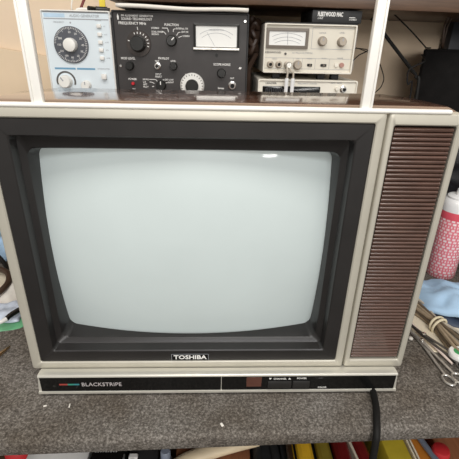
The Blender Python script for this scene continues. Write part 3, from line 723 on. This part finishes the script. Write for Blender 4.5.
# shop towel and gloves
def towel(name, corners, h, mat, label, cat, seed, amp, solid=.0012, n=26, freq=30, minz=None, edge=.35):
    c00, c10, c11, c01 = [Vector(c) for c in corners]
    g = G()
    def f(u, v):
        p = c00*(1-u)*(1-v)+c10*u*(1-v)+c11*u*v+c01*(1-u)*v
        q = noise.noise(Vector((p.x*freq+seed, p.y*freq, seed)))+.6*noise.noise(Vector((p.x*freq*2.1, p.y*freq*2.1+seed, 2*seed)))
        ridge = abs(noise.noise(Vector((p.x*freq*.8+seed*2, p.y*freq*.8, seed+5))))
        dome = (math.sin(PI*min(max(u, 0), 1))*math.sin(PI*v))**edge if 0 < u < 1 and 0 < v < 1 else 0
        z = p.z+h*dome*(1+.25*q)+amp*(q*.5+.9*ridge)*(.4+.6*dome)
        return Vector((p.x+.004*noise.noise(Vector((p.y*40, seed, 1))), p.y+.004*noise.noise(Vector((p.x*40, seed, 2))), max(z, (minz if minz is not None else BZ)+solid/2)))
    g.sheet(f, n, n)
    return tag(obj(name, g, mat, solid=solid, angle=80), label, cat)
g = G()
def box_sheet(f, n, name, mat, label, cat, solid=.001, par=None):
    g = G(); g.sheet(f, n, n); o = obj(name, g, mat, par, solid=solid, angle=80)
    return tag(o, label, cat) if label else o
towel('cream_paper', [(.305, .060, BZ), (.46, .055, BZ), (.46, .155, BZ), (.300, .150, BZ)], .0008, 'cream', 'cream sheet of paper lying under the wire bundle right of the television', 'paper', 2.0, .0006, solid=.0006)
towel('glove', [(.345, .132, BZ), (.395, .105, BZ), (.40, .175, BZ), (.332, .215, BZ)], .011, 'cloth_navy', 'crumpled dark navy glove under the light blue shop towel', 'glove', 4.0, .004, solid=.0012, edge=.5)
towel('shop_towel', [(.338, .140, BZ+.012), (.500, .085, BZ+.010), (.520, .224, BZ+.002), (.330, .252, BZ+.002)], .022, 'cloth_blue', 'crumpled light blue shop towel right of the television in front of the spray can', 'towel', 1.3, .009, edge=.45)

# bundle of test leads with a cream band
bd = thing('lead_bundle', (.342, .11, BZ), 'bundle of tan and grey test leads held by a cream band beside the grille', 'test leads')
rnd = random.Random(3)
ctr = [(.306, .215), (.322, .190), (.333, .155), (.341, .118), (.347, .088), (.354, .050), (.367, .012)]
mats = ['wire_tan', 'wire_dark', 'wire_light', 'wire_tan', 'wire_dark', 'wire_tan', 'wire_light', 'wire_dark', 'wire_tan', 'wire_tan', 'wire_dark', 'wire_light']
for k, mname in enumerate(mats):
    ox = (k % 4-1.5)*.0056; lay = k//4
    pts = []
    for i, (x, y) in enumerate(ctr):
        tight = .62 if i in (3,) else (1.0+.5*(i-3) if i > 3 else 1.0+.12*(3-i))
        pts.append((x+ox*tight+rnd.uniform(-.0012, .0012), y+ox*.3+rnd.uniform(-.002, .002), BZ+.0035+lay*.0048+rnd.uniform(0, .0015)))
    g = G(); g.tube(pts, rnd.choice((.0021, .0025, .0028)), 7, sub=5); obj('lead', g, mname, bd)
g = G()
q = Vector((.35, -1, 0)).normalized()
for dy, tt in ((0, 1), (.0045, .95), (.002, 1.05)):
    pass
g.ring((.341, .112, BZ+.0100), (.20, -1, .12), .0125, .0020, 36, 8, sx=1.0)
g.ring((.3420, .108, BZ+.0100), (.34, -1, -.12), .0128, .0020, 36, 8, sx=1.0)
for v in g.bm.verts: v.co.z = max(v.co.z, BZ+.0006)
obj('band', g, 'tie', bd)

# pink handled probe
pr = thing('probe', (.315, .08, BZ), 'slim pale pink probe lying between the wire bundle and the forceps', 'probe')
g = G(); g.tube([(.3045, .1235, BZ+.0055), (.312, .088, BZ+.0048), (.3195, .053, BZ+.0042), (.324, .034, BZ+.0038)], [.0019, .0021, .0021, .0016], 10); obj('shaft', g, 'pinkrod', pr)
g = G(); g.tube([(.3020, .1345, BZ+.0055), (.3030, .130, BZ+.0058), (.3046, .1228, BZ+.0056)], [.0022, .0036, .0028], 10); obj('tip', g, 'pinkred', pr)

# forceps (locking, scissor handled)
def forceps(p_tip, p_piv, p_r1, p_r2, z, rr, label, mat):
    f = thing('forceps', ((p_tip[0]+p_r1[0])/2, (p_tip[1]+p_r1[1])/2, BZ), label, 'forceps')
    P = lambda p, dz=0.: Vector((p[0], p[1], z+dz))
    g = G(); g.tube([P(p_tip), P(p_tip).lerp(P(p_piv), .6), P(p_piv), P(p_piv).lerp(P(p_r1), .5), P(p_r1)], [.0010, .0020, .0028, .0020, .0018], 8, flat=.7)
    d = (P(p_r1)-P(p_piv)).normalized(); c = P(p_r1)+d*rr
    g.ring(c, (.05, .1, 1), rr, .0016, 30, 8, sx=.72 if abs(d.y) > .5 else 1.); a1 = obj('arm', g, mat, f)
    g = G(); g.tube([P(p_tip, .002)+Vector((.0012, .0008, 0)), P(p_tip, .002).lerp(P(p_piv, .002), .6), P(p_piv, .003), P(p_piv, .002).lerp(P(p_r2, .002), .5), P(p_r2, .001)], [.0010, .0020, .0028, .0020, .0018], 8, flat=.7)
    d = (P(p_r2)-P(p_piv)).normalized(); c = P(p_r2, .001)+d*rr
    g.ring(c, (-.05, .1, 1), rr, .0016, 30, 8, sx=.72 if abs(d.y) > .5 else 1.); obj('arm', g, mat, f)
    g = G(); g.lathe([(.003, 0), (.003, .0015), (.002, .002)], (p_piv[0], p_piv[1], z+.0042), n=16); obj('pivot_screw', g, 'chrome', f)
    return f
forceps((.2915, .1210), (.3015, .0790), (.3035, .0160), (.3160, .0175), BZ+.0026, .0100, 'steel locking forceps with ring handles lying on the carpet right of the television', 'steel')
forceps((.2960, .1270), (.3085, .0880), (.3290, .0330), (.3400, .0380), BZ+.0070, .0095, 'dark steel forceps partly under the pale pink probe', 'darksteel')
# roll of green label
g = None
rl = thing('label_roll', (.336, .046, BZ), 'small white roll with a green centre on the cream paper at the right edge', 'label roll')
g = G(); g.lathe([(.0125, .0060), (.0135, .0075), (.0135, .0130), (.0125, .0145), (.007, .0150)], (.3375, .0455, BZ), n=32); obj('rim', g, 'white', rl)
g = G(); g.lathe([(.0072, .0145), (.0072, .0156), (.005, .016)], (.3375, .0455, BZ), n=24); obj('centre', g, 'green', rl)
g = G(); bmesh.ops.create_uvsphere(g.bm, u_segments=16, v_segments=10, radius=.0036)
for v in g.bm.verts: v.co = Vector((.2900+v.co.x, .0885+v.co.y, BZ+.0025+v.co.z*.7))
tag(obj('bead', g, 'bead'), 'tiny pale grey bead on the carpet beside the lower right corner of the television', 'bead')
# black bag sagging between can and loudspeaker
g = G()
def bagf(u, v):
    s_ = .012+u*.17; x = SBX+s_*math.cos(SBA)-.5*.026; y0 = SBY+s_*math.sin(SBA)-.866*.026; z = BZ+v*.225
    fold = .011*math.sin(v*34+6*u+2*noise.noise(Vector((x*30, z*30, 1))))*(.6+.4*math.sin(5*u+1))
    return Vector((x+.006*noise.noise(Vector((x*20, z*20, 7))), y0-.010*math.sin(PI*v)-.55*fold, max(BZ+.0006, z+.004*noise.noise(Vector((x*40, z*40, 3)))*min(1, v*6))))
fr = [[bagf(i/40, j/60) for j in range(61)] for i in range(41)]
g.sheet(lambda u, v: bagf(u, v), 40, 60)
tag(obj('plastic_bag', g, 'bag', solid=.0012, angle=80), 'shiny folded black plastic bag hanging against the loudspeaker above the spray can', 'bag')

# ------------------------------------------------------------------ left of the television: bench clutter
g = G(); g.lathe([(.030, 0), (.032, .004), (.032, .046), (.026, .055), (.018, .058), (.018, .068), (.016, .070)], (-.535, .490, BZ), n=32)
tag(obj('jar', g, 'orange'), 'orange brown plastic jar behind the blue towel at the left edge', 'jar')
towel('shop_towel', [(-.56, .335, BZ), (-.415, .315, BZ), (-.440, .445, BZ), (-.56, .455, BZ)], .024, 'cloth_blue', 'crumpled light blue shop towel left of the television', 'towel', 6.1, .010, edge=.45)
g = G(); g.tube([(-.56, .345, BZ+.026), (-.50, .335, BZ+.034), (-.445, .322, BZ+.026), (-.412, .305, BZ+.006), (-.398, .28, BZ+.004)], .0042, 10); tag(obj('cable', g, 'cable'), 'thick black cable lying across the blue towel left of the television', 'cable')
towel('paper_sheet', [(-.50, .165, BZ), (-.345, .165, BZ), (-.350, .285, BZ), (-.50, .300, BZ)], .003, 'cream', 'cream sheet of paper under the black cable loop left of the television', 'paper', 8.2, .0012, solid=.0006)
towel('film_wrap', [(-.385, .155, BZ+.002), (-.318, .160, BZ+.002), (-.345, .250, BZ+.006), (-.362, .250, BZ+.006)], .010, 'paper', 'crumpled white wrapper between the cable loop and the television', 'wrapper', 3.7, .008, solid=.0008, edge=.5)
g = G(); g.tube([(-.52, .215, BZ+.013), (-.47, .258, BZ+.016), (-.415, .268, BZ+.017), (-.378, .248, BZ+.020), (-.3585, .212, BZ+.022), (-.362, .180, BZ+.021), (-.385, .153, BZ+.016), (-.43, .15, BZ+.010), (-.50, .16, BZ+.008)], .0052, 10); tag(obj('cable', g, 'cable_brown'), 'dark brown cable loop lying on cream paper left of the television', 'cable')
towel('plastic_packet', [(-.395, .118, BZ+.002), (-.306, .130, BZ+.002), (-.315, .178, BZ+.004), (-.395, .165, BZ+.004)], .014, 'film', 'crumpled bluish clear plastic packet beside the lower left of the television', 'packet', 5.3, .011, solid=.0008, edge=.5)
towel('green_bag', [(-.40, .080, BZ), (-.300, .118, BZ), (-.285, .150, BZ), (-.40, .160, BZ)], .003, 'greenbag', 'flat green plastic bag on the carpet left of the television', 'bag', 7.7, .003, solid=.0008)
pen = thing('pen', (-.325, .125, BZ), 'black pen with a bright white tip lying on the green bag', 'pen')
g = G(); g.tube([(-.321, .1210, BZ+.0150), (-.316, .134, BZ+.0160), (-.300, .158, BZ+.0170)], .0040, 12); obj('barrel', g, 'gloss_black', pen)
g = G(); g.tube([(-.3285, .1120, BZ+.0135), (-.3250, .1160, BZ+.0142), (-.321, .1212, BZ+.0150)], [.0018, .0030, .0036], 12); obj('tip', g, 'white', pen)
g = G(); g.tube([(-.330, .010, BZ+.0055), (-.309, .042, BZ+.0050), (-.2995, .066, BZ+.0035), (-.2975, .076, BZ+.0020)], [.0040, .0034, .0020, .0008], 10)
tag(obj('tweezers', g, 'brass'), 'brassy pointed metal tool lying on the carpet at the left edge', 'tool')

# ------------------------------------------------------------------ below the bench edge: shelf of tools and bins
LZ = -.265
def lx(px, z=-.2): return {-.17: -.308+.001437*px, -.2: -.326+.001523*px, -.23: -.343+.001600*px}[z]
# shallow white tub
tb = G(); tb.loft([hring(-.270, -.200, .0, .13, LZ, .012), hring(-.276, -.194, -.01, .14, -.198, .014), hring(-.278, -.190, -.012, .142, -.198, .015), hring(-.278, -.190, -.012, .142, -.191, .015), hring(-.274, -.194, -.008, .138, -.189, .013)])
tag(obj('tub', tb, 'white'), 'lidded white plastic tub below the left end of the bench edge', 'tub')
g = G(); g.lathe([(.020, 0), (.022, .003), (.022, .060), (.019, .066), (.010, .068)], (-.3035, .045, LZ), n=32); tag(obj('canister', g, 'red'), 'round red canister below the bench beside the white tub', 'canister')
vb = thing('case', (-.15, .06, LZ), 'black case with small white lettering below the bench edge right of the white tub', 'case')
g = G(); g.box(-.184, -.137, -.02, .12, LZ, -.182, .003, 2); obj('shell', g, 'gloss_black', vb)
g = G()
for i in range(9):
    x = -.179+i*.0037; h = (.006, .004, .006, .005, .0065, .006, .0065, .006, .0065)[i]
    for dx_, s in ((0, .25), (.0014, -.2)):
        g.loft([[Vector((x+dx_, .0165, -.1818)), Vector((x+dx_+.0008, .0165, -.1818)), Vector((x+dx_+.0008+s*.004, .0165+h, -.1818)), Vector((x+dx_+s*.004, .0165+h, -.1818))],
                [Vector((x+dx_, .0165, -.1822)), Vector((x+dx_+.0008, .0165, -.1822)), Vector((x+dx_+.0008+s*.004, .0165+h, -.1822)), Vector((x+dx_+s*.004, .0165+h, -.1822))]])
obj('lettering', g, 'white_print', vb)
g = G(); g.box(-.134, -.090, -.015, .11, LZ, -.205, .003, 2); tag(obj('box', g, 'blk_case'), 'plain black box below the bench under a small white clip', 'box')
g = G(); g.box(-.1325, -.1195, .018, .026, -.2050, -.198, .001, 1); g.box(-.1285, -.1235, .006, .020, -.2050, -.1985, .001, 1); tag(obj('clip', g, 'white'), 'small white plastic clip on the black box below the bench', 'clip')
g = G(); g.lathe([(.009, 0), (.0095, .003), (.0095, .060), (.0075, .064), (.0075, .078), (.006, .080)], (-.0775, .020, LZ), n=28); tag(obj('bottle', g, 'bluegrey'), 'slim blue grey bottle below the bench beside the pale wooden handle', 'bottle')
hm = thing('hammer', (.0, .03, -.2), 'pale wooden curved tool handle lying below the middle of the bench edge', 'tool')
g = G(); g.tube([(-.068, .004, -.203), (-.045, .014, -.198), (-.010, .024, -.194), (.030, .033, -.192), (.062, .040, -.192)], [.010, .0115, .0115, .010, .009], 14, flat=.8); obj('handle', g, 'wood', hm)
g = G(); g.box(-.064, .05, -.035, .055, LZ, -.208, .003, 2); tag(obj('box', g, 'tanwood'), 'reddish wooden box under the pale wooden tool handle', 'box')
def pliers(x, y0, label):
    t = thing('pliers', (x, y0+.06, LZ), label, 'pliers')
    for s in (-1, 1):
        g = G(); g.tube([(x+s*.016, y0-.03, -.206), (x+s*.013, y0+.02, -.200), (x+s*.007, y0+.05, -.198), (x+s*.003, y0+.07, -.198)], [.006, .0065, .005, .004], 10, flat=.8); obj('handle', g, 'rubber_black', t)
    g = G(); g.tube([(x, y0+.068, -.198), (x, y0+.085, -.198), (x, y0+.12, -.199)], [.009, .008, .003], 10, flat=.6); obj('jaw', g, 'darksteel', t)
    g = G(); g.box(x-.02, x+.02, y0-.03, y0+.12, LZ, -.2065, .002, 1); obj('holder', g, 'blk_case', t)
    return t
pliers(.074, .01, 'black handled pliers below the bench right of the pale wooden handle')
def screwdriver(x, mat, r, label, tilt=0., bz=-.192):
    t = thing('screwdriver', (x, .04, LZ), label, 'screwdriver', 'screwdrivers below the bench')
    g = G()
    prof = [(r*.75, 0), (r, .004), (r, .055), (r*.75, .068), (r*.8, .078), (r*.5, .084)]
    q = Vector((tilt, 1, .06)).normalized(); o = Vector((x-tilt*.02, -.018, bz-.004))
    g.lathe(prof, o, q, 12); obj('handle', g, mat, t, angle=25)
    g = G(); g.cyl(o+q*.083, o+q*.20, .0032, .0030, 12); obj('shaft', g, 'steel', t)
    return t
screwdriver(.1085, 'chrome', .0062, 'slim bright steel screwdriver handle left of the amber yellow handle')
screwdriver(.1305, 'yellowp', .0125, 'fat amber yellow screwdriver handle below the bench edge')
screwdriver(.1590, 'olive', .0115, 'olive yellow screwdriver handle between the amber and dark red ones')
screwdriver(.1860, 'darkred', .0130, 'dark red screwdriver handle nearest left of the power cord')
screwdriver(.2180, 'darkred', .0105, 'dark red screwdriver handle right beside the power cord', tilt=-.1)
g = G(); g.box(.098, .236, -.03, .19, LZ, -.2110, .003, 1); tag(obj('box', g, 'blk_case'), 'black tool box that carries the row of screwdrivers below the bench', 'box')
g = G(); g.box(.200, .207, -.03, .11, -.2095, -.190, .001, 1, rot=Matrix.Rotation(.16, 3, 'Z')); tag(obj('ruler', g, 'cream'), 'narrow ivory strip standing on edge between the dark red screwdriver handles', 'ruler')
bn = thing('bin', (.27, .05, LZ), 'mustard yellow parts bin below the right end of the bench edge', 'bin')
g = G(); g.box(.2480, .2840, -.035, .15, LZ, -.180, .004, 2); obj('tray', g, 'binyellow', bn)
g = G(); g.box(.2850, .2875, -.035, .15, LZ, -.176, .001, 1); g.box(.2900, .2925, -.035, .15, LZ, -.176, .001, 1); obj('divider', g, 'cream', bn)
g = G(); g.box(.2945, .3200, -.035, .14, LZ, -.184, .004, 2); tag(obj('bin', g, 'orangep'), 'orange parts bin below the bench beside the mustard yellow one', 'bin')
g = G(); g.tube([(.318, -.02, -.176), (.310, .02, -.178), (.302, .07, -.180)], .0045, 10); tag(obj('rod', g, 'bluegrey'), 'grey rod lying across the orange parts bin', 'rod')
g = G(); g.lathe([(.008, 0), (.012, .002), (.013, .010), (.011, .016), (.006, .018)], (.3265, .004, -.184), n=28); g.cyl((.3265, .004, LZ), (.3265, .004, -.183), .005); tag(obj('knob', g, 'red'), 'bright red round knob on a stem beside the orange parts bin', 'knob')
g = G(); g.box(.334, .42, -.03, .16, LZ, -.190, .004, 2); tag(obj('bin', g, 'tanwood'), 'reddish brown wooden bin below the right corner of the bench', 'bin')

# ------------------------------------------------------------------ camera
cam = D.cameras.new('camera'); co = D.objects.new('camera', cam); COL.objects.link(co)
p, yw, rl_ = [math.radians(a) for a in (24.88, 2.36, 1.37)]
fw = Vector((math.sin(yw)*math.cos(p), math.cos(yw)*math.cos(p), -math.sin(p))); rtv = Vector((math.cos(yw), -math.sin(yw), 0)); up = rtv.cross(fw)
r2 = rtv*math.cos(rl_)+up*math.sin(rl_); u2 = -rtv*math.sin(rl_)+up*math.cos(rl_)
mw_ = Matrix(((r2.x, u2.x, -fw.x, -.007), (r2.y, u2.y, -fw.y, -.3811), (r2.z, u2.z, -fw.z, .3617), (0, 0, 0, 1)))
co.matrix_world = mw_
cam.sensor_width = 36; cam.lens = 36*400/459; cam.clip_start = .01; cam.clip_end = 50
sc = bpy.context.scene; sc.camera = co

# ------------------------------------------------------------------ light: ceiling fluorescent lamps, added front fill and glint lamp, soft room light
def area(name, loc, target, sx, sy, power, col):
    l = D.lights.new(name, 'AREA'); l.shape = 'RECTANGLE'; l.size = sx; l.size_y = sy; l.energy = power; l.color = col
    o = D.objects.new(name, l); COL.objects.link(o); o.location = loc
    o.rotation_euler = (Vector(target)-Vector(loc)).to_track_quat('-Z', 'Y').to_euler(); return o
area('bench_lamp', (.0, -.42, 1.15), (.0, -.1, 0), 1.2, .3, 8.5, (1., .97, .92))
area('ceiling_lamp', (.2, -2.0, 1.7), (0, 0, .1), 1.4, .5, 17, (.98, .98, 1.))
area('front_fill', (.2, -3.3, .95), (0, 0, .25), 1.2, .45, 34, (1., .97, .93))  # unseen low fill, added to brighten the wall under the shelf
area('glint_lamp', (1.52, -3.3, .553), (.05, .02, .25), .30, .06, 3.0, (1., .98, .95))  # small unseen light added for the glint near the top of the screen
w = D.worlds.new('room_light'); sc.world = w; w.use_nodes = True
bg = w.node_tree.nodes['Background']; bg.inputs[0].default_value = (1., .96, .90, 1); bg.inputs[1].default_value = .46
sc.view_settings.view_transform = 'Standard'; sc.view_settings.look = 'None'; sc.view_settings.gamma = 1.; sc.view_settings.use_curve_mapping = False
sc.view_settings.exposure = 0.
